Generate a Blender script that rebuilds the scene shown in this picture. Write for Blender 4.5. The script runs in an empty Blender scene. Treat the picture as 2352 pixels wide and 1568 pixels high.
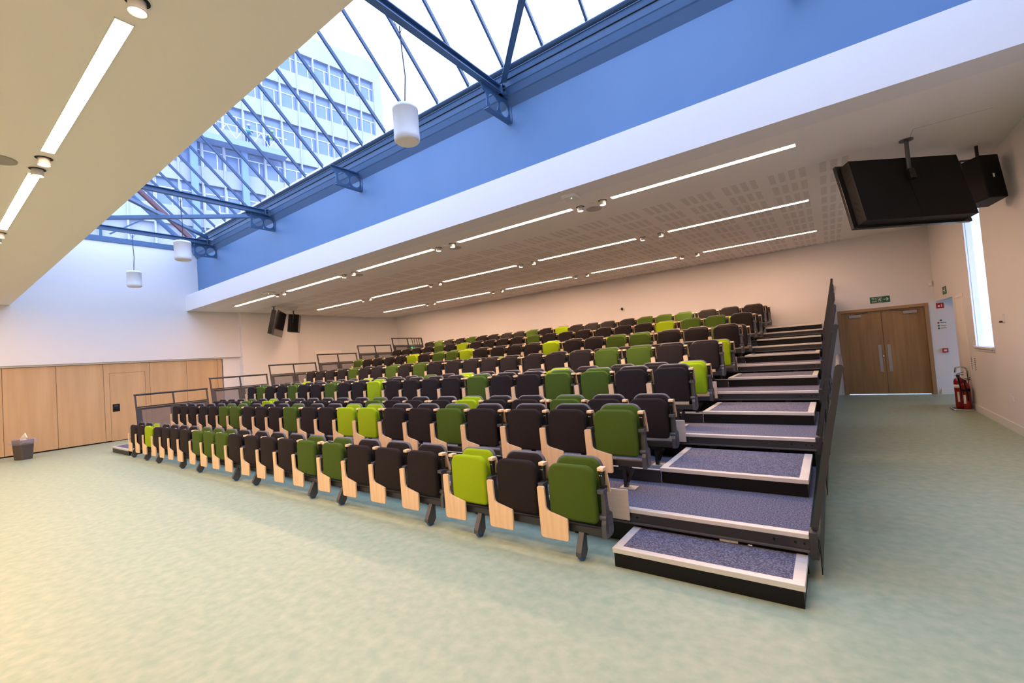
import bpy, bmesh, math, random
from mathutils import Vector, Matrix
random.seed(7)
SC = bpy.context.scene
COL = SC.collection
# ------------------------------------------------------------------ camera
F_PX, YAW, PITCH, ROLL = 1016.49331, .623314617, .0354700603, -.0752880784
cy, sy = math.cos(YAW), math.sin(YAW)
fw = Vector((-sy*math.cos(PITCH), cy*math.cos(PITCH), math.sin(PITCH)))
rt = Vector((cy, sy, 0)); up = rt.cross(fw)
rt2 = math.cos(ROLL)*rt + math.sin(ROLL)*up
up2 = -math.sin(ROLL)*rt + math.cos(ROLL)*up
camd = bpy.data.cameras.new('camera'); cam = bpy.data.objects.new('camera', camd); COL.objects.link(cam)
camd.sensor_width = 36; camd.lens = F_PX/2352*36; camd.clip_start = .05; camd.clip_end = 300
M = Matrix((rt2, up2, -fw)).transposed().to_4x4(); M.translation = Vector((0, 0, 1.57))
cam.matrix_world = M
SC.camera = cam
# ------------------------------------------------------------------ world / exposure
SKY = (.53, .68, 1.04); SKY_STRENGTH = 2.85
w = bpy.data.worlds.new('sky'); SC.world = w; w.use_nodes = True
bg = w.node_tree.nodes['Background']; bg.inputs[0].default_value = (*SKY, 1); bg.inputs[1].default_value = SKY_STRENGTH
STRIP_W = 46.0; WARM = (1.0, .61, .39); SPOT_W = 92.0
SC.view_settings.view_transform = 'Standard'; SC.view_settings.look = 'None'
SC.view_settings.exposure = 1.0; SC.view_settings.gamma = 1; SC.view_settings.use_curve_mapping = False
cyc = SC.cycles
cyc.use_denoising = True; cyc.max_bounces = 7; cyc.diffuse_bounces = 4; cyc.glossy_bounces = 3
cyc.transmission_bounces = 4; cyc.transparent_max_bounces = 10; cyc.sample_clamp_indirect = 6
cyc.caustics_reflective = False; cyc.caustics_refractive = False
PI = math.pi

# ------------------------------------------------------------------ materials
def srgb(r, g, b):
    f = lambda c: (c/255/12.92) if c <= 10 else ((c/255+.055)/1.055)**2.4
    return (f(r), f(g), f(b))
def mat(name, color, rough=.6, metal=0., noise=None, spec=.5, bump=None, emit=None, estr=0, sheen=0):
    m = bpy.data.materials.new(name); m.use_nodes = True
    nt = m.node_tree; b = nt.nodes['Principled BSDF']
    b.inputs['Base Color'].default_value = (*color, 1); b.inputs['Roughness'].default_value = rough
    b.inputs['Metallic'].default_value = metal; b.inputs['Specular IOR Level'].default_value = spec
    if sheen: b.inputs['Sheen Weight'].default_value = sheen
    if emit: b.inputs['Emission Color'].default_value = (*emit, 1); b.inputs['Emission Strength'].default_value = estr
    if noise or bump:
        tc = nt.nodes.new('ShaderNodeTexCoord')
    if noise:
        scale, c2, detail = noise[:3]; stretch = noise[3] if len(noise) > 3 else (1, 1, 1)
        lo, hi = noise[4] if len(noise) > 4 else (.35, .65)
        mp = nt.nodes.new('ShaderNodeMapping'); mp.inputs['Scale'].default_value = stretch
        nz = nt.nodes.new('ShaderNodeTexNoise'); nz.inputs['Scale'].default_value = scale; nz.inputs['Detail'].default_value = detail
        cr = nt.nodes.new('ShaderNodeValToRGB'); cr.color_ramp.elements[0].position = lo; cr.color_ramp.elements[1].position = hi
        cr.color_ramp.elements[0].color = (*color, 1); cr.color_ramp.elements[1].color = (*c2, 1)
        nt.links.new(tc.outputs['Object'], mp.inputs[0]); nt.links.new(mp.outputs[0], nz.inputs['Vector'])
        nt.links.new(nz.outputs['Fac'], cr.inputs[0]); nt.links.new(cr.outputs[0], b.inputs['Base Color'])
    if bump:
        n2 = nt.nodes.new('ShaderNodeTexNoise'); n2.inputs['Scale'].default_value = bump[0]
        bp = nt.nodes.new('ShaderNodeBump'); bp.inputs['Strength'].default_value = bump[1]; bp.inputs['Distance'].default_value = .01
        nt.links.new(tc.outputs['Object'], n2.inputs['Vector']); nt.links.new(n2.outputs['Fac'], bp.inputs['Height'])
        nt.links.new(bp.outputs[0], b.inputs['Normal'])
    return m
WHITE = mat('white_paint', (.76, .74, .745), .6, bump=(60, .03))
CEILM = mat('ceiling_paint', (.82, .79, .76), .7)
CREAM = mat('cream_ceiling_paint', (.86, .80, .76), .7)
BLUEW = mat('blue_paint', (.086, .176, .335), .5, noise=(.9, (.098, .19, .355), 4, (1, 1, .3)))
STEEL = mat('blue_steel', (.055, .12, .235), .42)
BARM = mat('glazing_bar_steel', (.022, .06, .14), .3)
REDBAR = mat('dark_red_bar', (.10, .02, .02), .5)
WHITEGLOSS = mat('white_plastic', (.75, .75, .75), .4)
BLACK = mat('black_metal', (.005, .005, .0055), .55, spec=.25)
BLACKG = mat('black_gloss', (.012, .012, .013), .25)
RAILM = mat('dark_grey_metal', (.035, .036, .042), .42, .3)
GREYM = mat('grey_metal', (.085, .09, .105), .42, .4)
CHROME = mat('chrome', (.7, .7, .7), .18, 1)
PLATE = mat('satin_plate', (.36, .34, .33), .45, .3)
ALU = mat('aluminium_trim', (.62, .60, .58), .38, .35, noise=(3, (.70, .68, .66), 3, (1, 60, 1)))
MESHD = mat('dark_board', (.0045, .004, .0045), .4, spec=.25)
DARKF = mat('charcoal_fabric', (.016, .0125, .013), .95, noise=(260, (.024, .019, .0195), 2), spec=.15)
GREENF = mat('green_fabric', (.050, .089, .012), .95, noise=(260, (.066, .110, .017), 2), spec=.15)
LIMEF = mat('lime_fabric', (.24, .36, .006), .95, noise=(260, (.29, .42, .01), 2), spec=.15)
SHELL = mat('shell_plastic', (.075, .078, .098), .42)
MAPLE = mat('maple_veneer', (.72, .51, .31), .42, noise=(2.2, (.80, .59, .38), 6, (14, 14, 1.2)))
ENDP = mat('pale_laminate', (.62, .52, .43), .45, noise=(3, (.68, .58, .49), 5, (1, 1, 30)))
PART = mat('partition_veneer', (.50, .32, .165), .45, noise=(1.1, (.60, .40, .22), 6, (4, 5, .35), (.3, .7)))
OAK = mat('oak_door', (.28, .155, .06), .4, noise=(1.6, (.36, .205, .085), 6, (9, 9, .6)))
OAKF = mat('oak_frame', (.36, .215, .10), .4)
CARPET = mat('speckled_carpet', (.050, .050, .078), 1., noise=(95, (.175, .175, .25), 3, (1, 1, 1), (.40, .64)))
FLOORM = mat('marmoleum_floor', (.275, .365, .26), .42, noise=(13, (.385, .445, .32), 12, (1, 1, 1), (.3, .7)), spec=.3)
WHEEL = mat('blue_wheel', (.01, .10, .42), .4)
RED = mat('red_enamel', (.24, .008, .007), .3)
REDS = mat('sign_red', (.42, .02, .02), .5)
GRN = mat('sign_green', (.004, .10, .055), .5)
GRNL = mat('lit_green', (.02, .5, .2), .5, emit=(.05, .9, .4), estr=1.2)
SIGNW = mat('sign_white', (.75, .75, .70), .5)
LED = mat('green_led', (.1, .9, .4), .5, emit=(.15, 1, .45), estr=6)
BINM = mat('bin_plastic', (.075, .062, .066), .5)
PAPER = mat('paper', (.85, .86, .84), .8)
BLUES = mat('sign_blue', (.01, .04, .2), .5)
HIVIS = mat('hi_vis', (.45, .85, .15), .8)
HIVISB = mat('teal_vest', (.02, .35, .30), .8)
HELMET = mat('white_helmet', (.85, .85, .85), .4)
SKIN = mat('skin', (.5, .3, .22), .6)
NAVY = mat('navy_cloth', (.02, .05, .15), .9)
CONC = mat('pale_concrete', (.36, .37, .43), .8, noise=(.3, (.41, .41, .46), 3))
WGLASS = mat('tower_window_glass', (.13, .20, .36), .15, noise=(.11, (.27, .31, .42), 2, (1, 1, 1), (.4, .62)))
CABLE = mat('cable_grey', (.03, .04, .08), .6)
ROOFG = mat('roof_felt', (.25, .27, .30), .9)
SLOTM = mat('slot_black', (.001, .001, .001), .9)
SCREEN = mat('screen_glass', (.012, .010, .009), .12)
GROUND = mat('asphalt', (.12, .12, .12), .9)

def emis(name, color, strength):
    m = bpy.data.materials.new(name); m.use_nodes = True; nt = m.node_tree
    for n in list(nt.nodes): nt.nodes.remove(n)
    e = nt.nodes.new('ShaderNodeEmission'); e.inputs[0].default_value = (*color, 1); e.inputs[1].default_value = strength
    o = nt.nodes.new('ShaderNodeOutputMaterial'); nt.links.new(e.outputs[0], o.inputs[0]); return m
STRIPM = emis('strip_diffuser', WARM, STRIP_W)
LAMPM = emis('spot_lamp', (1, .80, .55), 8)
def glassy(name, tint, rough, transp):
    m = bpy.data.materials.new(name); m.use_nodes = True; nt = m.node_tree
    b = nt.nodes['Principled BSDF']; out = nt.nodes['Material Output']
    b.inputs['Base Color'].default_value = (*tint, 1); b.inputs['Roughness'].default_value = rough
    t = nt.nodes.new('ShaderNodeBsdfTransparent'); mx = nt.nodes.new('ShaderNodeMixShader'); mx.inputs[0].default_value = transp
    nt.links.new(b.outputs[0], mx.inputs[1]); nt.links.new(t.outputs[0], mx.inputs[2]); nt.links.new(mx.outputs[0], out.inputs[0]); return m
GLASS = glassy('window_glass', (.5, .62, .85), .05, .93)
PERF = glassy('perforated_mesh', (.12, .11, .13), .35, .50)
BAG = glassy('clear_plastic_bag', (.5, .47, .56), .2, .68)

def ceiling_perforated():
    m = mat('perforated_ceiling', (.82, .79, .76), .7); nt = m.node_tree; b = nt.nodes['Principled BSDF']
    tc = nt.nodes.new('ShaderNodeTexCoord'); s = nt.nodes.new('ShaderNodeSeparateXYZ'); nt.links.new(tc.outputs['Object'], s.inputs[0])
    def mth(op, a, bb=None, cc=None):
        n = nt.nodes.new('ShaderNodeMath'); n.operation = op
        for i, v in enumerate((a, bb, cc)):
            if v is None: continue
            if isinstance(v, (int, float)): n.inputs[i].default_value = v
            else: nt.links.new(v, n.inputs[i])
        return n.outputs[0]
    X, Y = s.outputs[0], s.outputs[1]
    xo = mth('ADD', X, 40.2); yo = mth('ADD', Y, 40.0-.06)
    gx = mth('MODULO', xo, .61); ing = mth('LESS_THAN', gx, .50)
    bx_ = mth('LESS_THAN', mth('MODULO', gx, .125), .078)
    vy = mth('MODULO', yo, .63); by = mth('LESS_THAN', vy, .46)
    sl = mth('LESS_THAN', mth('MODULO', vy, .0575), .036)
    far = mth('GREATER_THAN', Y, 7.3); rgt = mth('LESS_THAN', X, .38)
    f = mth('MULTIPLY', mth('MULTIPLY', mth('MULTIPLY', ing, bx_), mth('MULTIPLY', by, sl)), mth('MULTIPLY', far, rgt))
    mx = nt.nodes.new('ShaderNodeMixRGB'); mx.inputs[1].default_value = (.82, .79, .76, 1); mx.inputs[2].default_value = (.60, .57, .54, 1)
    nt.links.new(f, mx.inputs[0]); nt.links.new(mx.outputs[0], b.inputs['Base Color']); return m
CEILP = ceiling_perforated()

# ------------------------------------------------------------------ mesh helpers
class MB:
    def __init__(s): s.bm = bmesh.new(); s.smooth = False
    def hull8(s, P):
        v = [s.bm.verts.new(p) for p in P]
        for f in ((0, 3, 2, 1), (4, 5, 6, 7), (0, 1, 5, 4), (1, 2, 6, 5), (2, 3, 7, 6), (3, 0, 4, 7)):
            s.bm.faces.new([v[i] for i in f])
        return s
    def box(s, x0, x1, y0, y1, z0, z1):
        return s.hull8([(x0, y0, z0), (x1, y0, z0), (x1, y1, z0), (x0, y1, z0), (x0, y0, z1), (x1, y0, z1), (x1, y1, z1), (x0, y1, z1)])
    def prism(s, pts, axis, a0, a1):
        def P(u, v, a): return {'x': (a, u, v), 'y': (u, a, v), 'z': (u, v, a)}[axis]
        A = [s.bm.verts.new(P(u, v, a0)) for u, v in pts]; B = [s.bm.verts.new(P(u, v, a1)) for u, v in pts]
        n = len(pts); s.bm.faces.new(A[::-1]); s.bm.faces.new(B)
        for i in range(n): s.bm.faces.new((A[i], A[(i+1) % n], B[(i+1) % n], B[i]))
        return s
    def loft(s, rings, cap=True):
        R = [[s.bm.verts.new(p) for p in r] for r in rings]; n = len(R[0])
        for a, b in zip(R, R[1:]):
            for i in range(n): s.bm.faces.new((a[i], a[(i+1) % n], b[(i+1) % n], b[i]))
        if cap: s.bm.faces.new(R[0][::-1]); s.bm.faces.new(R[-1])
        return s
    def cyl(s, p0, p1, r0, r1=None, n=16, cap=True):
        r1 = r0 if r1 is None else r1; p0 = Vector(p0); p1 = Vector(p1); d = (p1-p0).normalized()
        a = d.orthogonal().normalized(); b = d.cross(a)
        ring = lambda c, r: [c + a*r*math.cos(2*PI*i/n) + b*r*math.sin(2*PI*i/n) for i in range(n)]
        return s.loft([ring(p0, r0), ring(p1, r1)], cap)
    def lathe(s, c, prof, n=24):
        c = Vector(c); return s.loft([[c+Vector((r*math.cos(2*PI*i/n), r*math.sin(2*PI*i/n), z)) for i in range(n)] for r, z in prof])
    def bar(s, p0, p1, w, h, upv=(0, 0, 1)):
        p0 = Vector(p0); p1 = Vector(p1); d = (p1-p0).normalized(); u = Vector(upv); u = (u-d*u.dot(d)).normalized(); r = d.cross(u)
        P = []
        for c in (p0, p1):
            P += [c - r*w/2 - u*h/2, c + r*w/2 - u*h/2, c + r*w/2 + u*h/2, c - r*w/2 + u*h/2]
        return s.hull8(P)
    def tube(s, pts, r, n=8):
        for a, b in zip(pts, pts[1:]): s.cyl(a, b, r, n=n)
        return s
    def mesh(s, name, bevel=0, smooth=False):
        bmesh.ops.recalc_face_normals(s.bm, faces=s.bm.faces)
        if bevel: bmesh.ops.bevel(s.bm, geom=list(s.bm.edges), offset=bevel, segments=2, profile=.6, affect='EDGES', clamp_overlap=True)
        me = bpy.data.meshes.new(name); s.bm.to_mesh(me); s.bm.free()
        if smooth:
            for p in me.polygons: p.use_smooth = True
        return me
    def build(s, name, m, parent=None, bevel=0, smooth=False, loc=None):
        me = s.mesh(name, bevel, smooth); me.materials.append(m)
        o = bpy.data.objects.new(name, me); COL.objects.link(o)
        if parent is not None: o.parent = parent
        if loc: o.location = loc
        return o
def tag(o, label=None, cat=None, group=None, kind=None):
    if label: o['label'] = label
    if cat: o['category'] = cat
    if group: o['group'] = group
    if kind: o['kind'] = kind
    return o
def empty(name, loc=(0, 0, 0), rz=0, **k):
    o = bpy.data.objects.new(name, None); COL.objects.link(o); o.location = loc; o.rotation_euler = (0, 0, rz); o.empty_display_size = .1
    return tag(o, **k)
def struct(name, mb, m, parent=None, **k):
    o = mb.build(name, m, parent, **k)
    if parent is None: o['kind'] = 'structure'
    return o
def rr(w, h, rt_, rb, n=6, inset=0, cx=0, cz=0):
    """rounded rectangle outline in x,z: top radius rt_, bottom radius rb"""
    w2, h2 = w/2-inset, h/2-inset; rt_ = max(rt_-inset, .004); rb = max(rb-inset, .004); P = []
    for (sx, sz, a0, r) in ((1, 1, 0, rt_), (-1, 1, 90, rt_), (-1, -1, 180, rb), (1, -1, 270, rb)):
        for i in range(n+1):
            a = math.radians(a0+90*i/n); P.append((cx+sx*(w2-r)+r*math.cos(a), cz+sz*(h2-r)+r*math.sin(a)))
    return P
def link_copy(o, parent=None):
    c = o.copy(); COL.objects.link(c); c.parent = parent; return c
def copy_tree(o, parent=None):
    c = link_copy(o, parent)
    for ch in list(o.children): copy_tree(ch, c)
    return c

# ------------------------------------------------------------------ room dimensions
XR = 1.99; YB = 13.87; XL = -17.05; ZC = 3.87; YF = -7.0
XU = -16.95
# floor
struct('floor', MB().box(-18, 5.2, YF-.2, 14.0, -.1, 0), FLOORM)
# back wall with double-door opening
DX0, DX1, DZ = .175, 1.865, 2.10
b = MB().box(-17.6, DX0, YB, YB+.25, 0, 4.4).box(DX0, DX1, YB, YB+.25, DZ, 4.4).box(DX1, 5.2, YB, YB+.25, 0, 4.4)
struct('wall_back', b, WHITE)
# right wall: opening to the exit lobby y 12.13..13.87, window y 9.73..10.76
b = MB()
b.box(XR, XR+.10, YF, 9.73, 0, 9).box(XR, XR+.10, 10.76, 12.13, 0, 9).box(XR, XR+.10, 9.73, 10.76, 0, 1.17).box(XR, XR+.10, 9.73, 10.76, 3.45, 9)
b.box(XR, XR+.10, 12.13, YB, 2.11, 9)
struct('wall_right', b, WHITE)
b = MB().box(XR+.10, 5.2, 11.9, 12.13, 0, 4.4)
struct('wall_lobby', b, WHITE)
struct('ceiling_lobby', MB().box(XR+.12, 5.1, 12.13, YB, 2.5, 2.7), WHITE)
# front wall behind the camera
struct('wall_front', MB().box(-17.4, XR+.3, YF-.25, YF, 0, 4.2), WHITE)
# left wall
b = MB()
b.box(XL-.3, XL, 6.56, 7.1, 0, ZC)                                  # pier beside partition
b.box(XL-.3, XU, YF, 7.1, 2.31, 5.84)                               # upper wall over the partition
b.prism([(-17.4, 7.1), (-16.80, 7.1), (-16.80, 9.1), (-17.02, 9.1), (-17.02, 12.45), (-16.62, 13.87), (-17.4, 13.87)], 'z', 0, ZC+.3)
struct('wall_left', b, WHITE)
struct('wall_store', MB().box(XL-.8, XL-.25, YF, 6.56, 0, 2.31), BLACK)
# ceilings
b = MB().box(-17.4, XR+.3, 5.56, YB+.2, ZC, ZC+.12)
struct('ceiling', b, CEILP)
b = MB().box(-17.3, XR+.1, 5.54, 5.90, ZC-.004, 4.38)
struct('trim_1', b, WHITE)
b = MB().box(-17.3, XR+.1, 5.90, 6.15, 4.3, 6.12)
struct('wall_skylight', b, BLUEW)
b = MB().box(-17.4, XR+.3, YF, 1.70, ZC, ZC+.15)
struct('ceiling_front', b, CREAM)
b = MB().box(-17.3, XR+.1, 1.55, 1.699, ZC+.15, 6.0)
struct('wall_skylight_front', b, WHITE)
# roof deck outside above seating
struct('roof', MB().box(-17.6, 2.3, 6.15, 14.2, 5.62, 5.75), ROOFG)
# skirtings
b = MB().box(XR-.018, XR, YF, 12.13, 0, .12); struct('baseboard_right', b, WHITEGLOSS)
b = MB().box(DX1+.07, 5.0, YB-.018, YB, 0, .12).box(-.10, DX0-.07, YB-.018, YB, 0, .12); struct('baseboard_back', b, WHITEGLOSS)
# right window
wn = empty('window_1', (XR+.03, 10.245, 1.17), kind='structure')
MB().box(-.01, 0, -.515, .515, 0, 2.28).build('pane', GLASS, wn)
MB().box(-.07, .0, -.56, .56, -.035, 0).build('window_sill', WHITEGLOSS, wn, bevel=.004)
MB().box(-.045, -.03, -.53, .53, -.075, -.035).build('sill_apron', WHITEGLOSS, wn)
# service riser panels in right wall
o = MB().box(XR-.008, XR, 11.28, 11.86, .45, 2.02).box(XR-.008, XR, 11.28, 11.86, 2.06, 2.12).build('service_panel', CREAM)
tag(o, 'tall narrow cream service panel beside the slot window', 'panel')
for yy, w_ in ((10.93, 'right'), (11.17, 'left')):
    g_ = empty('vent_grille', (XR, yy, .85), cat='vent', group='vent grilles in the right wall'); g_['label'] = f'{w_} one of two narrow dark vent grilles below the slot window'
    MB().box(-.002, 0, -.03, .03, -.125, .125).build('plate', WHITE, g_)
    for k in range(7): MB().box(-.005, -.001, -.02, .02, -.11+k*.032, -.095+k*.032).build('slot', BLACK, g_)

# ------------------------------------------------------------------ double door
door = empty('door_1', (1.02, YB, 0), kind='structure')
b = MB().box(-.845, -.775, -.02, .1, 0, DZ-.0).box(.775, .845, -.02, .1, 0, DZ).box(-.775, .775, -.02, .1, DZ-.07, DZ).box(-.775, .775, .08, .12, 2.0, DZ).box(-.78, -.755, .08, .12, 0, DZ).box(.755, .78, .08, .12, 0, DZ)  # rear stop strips added behind the leaves to block light leaks
b.build('door_frame', OAKF, door, bevel=.004)
for sx in (-1, 1):
    x0, x1 = (-.773, -.004) if sx < 0 else (.004, .773)
    leaf = MB().box(x0, x1, .035, .08, .014, 2.025).build('door_leaf', OAK, door)
    px = -.115 if sx < 0 else .055
    MB().box(px, px+.06, .031, .036, .55, 1.20).build('push_plate', PLATE, leaf, bevel=.001)
    cx = -.60 if sx < 0 else .42
    MB().box(cx-.02, cx+.22, -.01, .034, 1.90, 1.965).build('door_closer', PLATE, leaf, bevel=.004)
    MB().bar((cx+.1, .0, 1.975), (cx+(.35 if sx < 0 else -.25), .02, 2.01), .02, .01).build('closer_arm', BLACKG, leaf)
    if sx > 0: MB().box(-.03, .03, .08, .10, .014, 2.03).build('light_stop', OAKF, leaf)  # strip added behind the joint so no light leaks between the leaves
    if sx < 0: MB().cyl((-.035, .034, .92), (-.035, .015, .92), .02).build('lock_knob', CHROME, leaf, smooth=True)

# ------------------------------------------------------------------ folding partition (left)
joints = [-7.0, -6.0, -5.0, -4.0, -3.0, -2.0, -1.0, -.1, .6, 1.53, 2.495, 3.457, 4.525, 5.49, 6.38, 6.53]
npan = len(joints)-1
for i in range(npan):
    a, c = joints[i]+.004, joints[i+1]-.004
    k = npan-1-i
    r = empty('partition_panel', (XL, (a+c)/2, 0), group='folding partition panels', cat='panel')
    h = (c-a)/2
    if abs(joints[i]-3.457) < .01:
        b = MB().box(-.09, 0, -h, -h+.12, .035, 2.25).box(-.09, 0, h-.11, h, .035, 2.25).box(-.09, 0, -h+.12, h-.11, 1.985, 2.25)
        b.build('panel_board', PART, r)
        d = MB().box(-.085, -.003, -h+.126, h-.116, .02, 1.979).build('pass_door', PART, r)
        MB().box(-.004, .004, -h+.17, -h+.33, .86, 1.08).build('flush_handle', BLACKG, d)
        MB().box(.004, .008, -h+.20, -h+.29, 1.01, 1.035).build('latch', CHROME, d)
        lab = 'maple partition panel with an inset pass door and black flush handle'
    else:
        MB().box(-.09, 0, -h, h, .035, 2.25).build('panel_board', PART, r)
        lab = {0: 'narrow closing strip at the far end of the maple folding partition',
               1: 'maple partition panel next to the closing strip, far right of the partition',
               2: 'maple partition panel just right of the panel with the pass door',
               4: 'maple partition panel just left of the panel with the pass door',
               5: 'maple partition panel behind the waste bin, wholly in view',
               6: 'maple partition panel partly cut by the left edge of the picture'}.get(k, 'maple partition panel beyond the left edge of view, number %s from the bin' % ['one','two','three','four','five','six','seven','eight','nine','ten','eleven','twelve','thirteen'][k-6])
    MB().box(-.07, -.03, -h, h, .005, .035).build('bottom_seal', BLACK, r)
    r['label'] = lab
struct('trim_2', MB().box(XL-.1, XL+.03, YF, 6.56, 2.262, 2.31), WHITE)
struct('trim_3', MB().box(XL-.06, XL+.0, YF, 6.54, 2.25, 2.263), BLACK)

# ------------------------------------------------------------------ skylight
G0y, G0z, SL = 5.62, 6.083, .97
RY = 3.78; RZ = G0z + SL*(G0y-RY)
sk = empty('window_2', (0, 0, 0), kind='structure')
XA, XB = -16.93, XR
xs_b = [-2.36-.7205*k for k in range(22)]
xs_b = [x for x in xs_b if x > XA+.2] + [-1.64, -.92, -.20, .52, 1.24]
for x in sorted(xs_b):
    MB().bar((x, G0y+.02, G0z), (x, RY, RZ+.02), .034, .06, (0, SL, 1)).build('glazing_bar', BARM, sk)
    MB().bar((x, 2*RY-G0y, G0z), (x, RY, RZ+.02), .034, .06, (0, -SL, 1)).build('glazing_bar', BARM, sk)
for sgn in (1, -1):
    yA = G0y if sgn > 0 else 2*RY-G0y
    MB().hull8([(XA, yA, G0z+.05), (XB, yA, G0z+.05), (XB, RY, RZ+.07), (XA, RY, RZ+.07), (XA, yA, G0z+.056), (XB, yA, G0z+.056), (XB, RY, RZ+.076), (XA, RY, RZ+.076)]).build('pane', GLASS, sk)
MB().bar((XA, RY, RZ), (XB, RY, RZ), .14, .12).build('ridge_beam', STEEL, sk)
MB().bar((-16.55, G0y, G0z+.12), (-16.55, RY, RZ+.12), .10, .13, (0, SL, 1)).build('vent_frame', REDBAR, sk)
prof = [(5.60, 6.13), (5.60, 6.075), (5.645, 6.055), (5.645, 6.02), (5.665, 6.02), (5.695, 5.955), (5.71, 5.945), (5.735, 5.865), (5.75, 5.855), (5.79, 5.765), (5.81, 5.75), (5.90, 5.62), (5.90, 6.13)]
MB().prism(prof, 'x', XA, XB).build('gutter', STEEL, sk)
MB().box(XA, XB, 5.592, 5.602, 6.085, 6.13).build('gutter_edge', WHITEGLOSS, sk)
MB().box(XA, XB, 5.636, 5.65, 6.035, 6.052).build('drip_groove', BLACK, sk)
MB().box(XA, XB, 5.690, 5.706, 5.945, 5.952).build('drip_groove', BLACK, sk)
MB().prism([(2*RY-y, z) for y, z in prof], 'x', XA, XB).build('gutter', STEEL, sk)
# gable glazing over the left wall
gb = empty('window_3', (XU, 0, 0), kind='structure')
MB().box(-.14, .03, 2*RY-5.6, 5.66, 5.84, 5.92).box(-.12, .01, 2*RY-5.6, 5.66, 5.92, 6.0).build('gable_beam', STEEL, gb)
MB().box(-.08, -.03, 3.48, 3.55, 6.0, 7.5).build('mullion', STEEL, gb)
MB().bar((-.05, 3.72, 6.1), (-.05, 4.55, 6.72), .03, .04).build('brace', STEEL, gb)
MB().prism([(2*RY-G0y, 6.08), (G0y, 6.08), (RY, RZ)], 'x', -.065, -.06).build('pane', GLASS, gb)
for sgn in (1, -1):
    yA = G0y if sgn > 0 else 2*RY-G0y
    MB().bar((-.05, yA, G0z), (-.05, RY, RZ), .08, .12, (0, 1, 1)).build('gable_rafter', STEEL, gb)
struct('wall_skylight_right', MB().box(XR, XR+.3, 1.5, 6.2, 9.0, 9.05), WHITE)

# tie beams, brackets, braces
TX = [-15.3, -11.62, -3.93]
tname = {-15.3: 'blue steel tie beam nearest the far white wall', -11.62: 'blue steel tie beam second from the far wall, a pendant hanging from it',
         -3.93: 'blue steel tie beam nearest the camera, crossing the bright glazing'}
def truss(x, lab):
    r = empty('tie_beam', (x, 3.62, 5.80), cat='beam', group='skylight tie beams'); r['label'] = lab
    MB().box(-.05, .05, -2.0, 2.05, -.055, -.04).box(-.012, .0, -2.0, 2.05, -.04, .055).box(-.05, .05, -2.0, 2.05, .045, .06).build('flange_beam', STEEL, r)
    MB().box(-.075, .075, 1.99, 2.09, -.07, .07).build('end_plate', STEEL, r)
    MB().cyl((.076, 2.02, .03), (.10, 2.02, .03), .018, n=8).cyl((.076, 2.02, -.03), (.10, 2.02, -.03), .018, n=8).build('bolt', BLACKG, r)
for x in TX: truss(x, tname[x])
def bracket(x, lab):
    r = empty('wall_bracket', (x, 5.90, 5.53), cat='bracket', group='blue wall brackets'); r['label'] = lab
    # web in the y-z plane with two round holes
    out = [(-.60, .24), (-.56, .14), (-.50, .10), (-.48, -.02), (-.49, -.15), (0, -.15), (0, .22)]
    bm = MB(); hs = [(-.43, .015, .125), (-.15, .015, .12)]
    # plate made of strips around the holes
    def web(y0, y1, zt, zb, hole):
        n = 20
        hy, hz, hr = hole
        O = []; I = []
        for i in range(n):
            a = 2*PI*i/n; dx, dz = math.cos(a), math.sin(a)
            t = min(((y1-hy)/dx if dx > 1e-6 else 9), ((y0-hy)/dx if dx < -1e-6 else 9), ((zt-hz)/dz if dz > 1e-6 else 9), ((zb-hz)/dz if dz < -1e-6 else 9))
            O.append((hy+dx*t, hz+dz*t)); I.append((hy+dx*hr, hz+dz*hr))
        A = [[bm.bm.verts.new((xx, *p)) for p in L] for xx in (-.006, .006) for L in (O, I)]
        for i in range(n):
            j = (i+1) % n
            bm.bm.faces.new((A[0][i], A[0][j], A[1][j], A[1][i])); bm.bm.faces.new((A[2][i], A[3][i], A[3][j], A[2][j]))
            bm.bm.faces.new((A[1][i], A[1][j], A[3][j], A[3][i])); bm.bm.faces.new((A[0][i], A[2][i], A[2][j], A[0][j]))
    web(-.60, -.29, .20, -.15, hs[0]); web(-.29, -.0, .20, -.15, hs[1])
    bm.prism([(-.72, .20), (-.68, .12), (-.62, .10), (-.60, .04), (-.60, .20)], 'x', -.006, .006)
    bm.build('web_plate', STEEL, r)
    MB().box(-.05, .05, -.72, 0, .20, .212).build('top_flange', STEEL, r)
    MB().box(-.05, .05, -.62, 0, -.162, -.15).build('bottom_flange', STEEL, r)
    MB().box(-.05, .05, -.012, 0, -.15, .20).build('back_plate', STEEL, r)
bl = {0.0: 'blue steel wall bracket at the top edge of the picture, right', -3.95: 'large blue pierced wall bracket under the nearest tie beam', -7.93: 'blue pierced wall bracket without a tie beam, in the middle of the blue wall',
      -11.7: 'blue pierced wall bracket third from the near one, by the crossing braces', -15.4: 'smallest blue pierced bracket in the far corner of the blue wall'}
for x, l in bl.items(): bracket(x, l)
def brace(p, q, lab):
    r = empty('brace_bar', p, cat='brace', group='skylight brace bars'); r['label'] = lab
    d = Vector(q)-Vector(p)
    MB().bar((0, 0, 0), d, .09, .012, (0, 0, 1)).bar((0, 0, .045), d+Vector((0, 0, .045)), .012, .10, (0, 0, 1)).build('angle_bar', STEEL, r)
brace((-11.72, 5.62, 5.69), (-15.2, 1.9, 5.69), 'blue brace running left from the second tie beam to the far one')
brace((-15.2, 5.62, 5.88), (-11.72, 1.9, 5.88), 'blue brace rising from the far corner, crossing the other brace')
brace((-3.83, 5.62, 5.88), (-.1, 1.9, 5.88), 'blue brace leaning upward right of the nearest tie beam')

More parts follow.
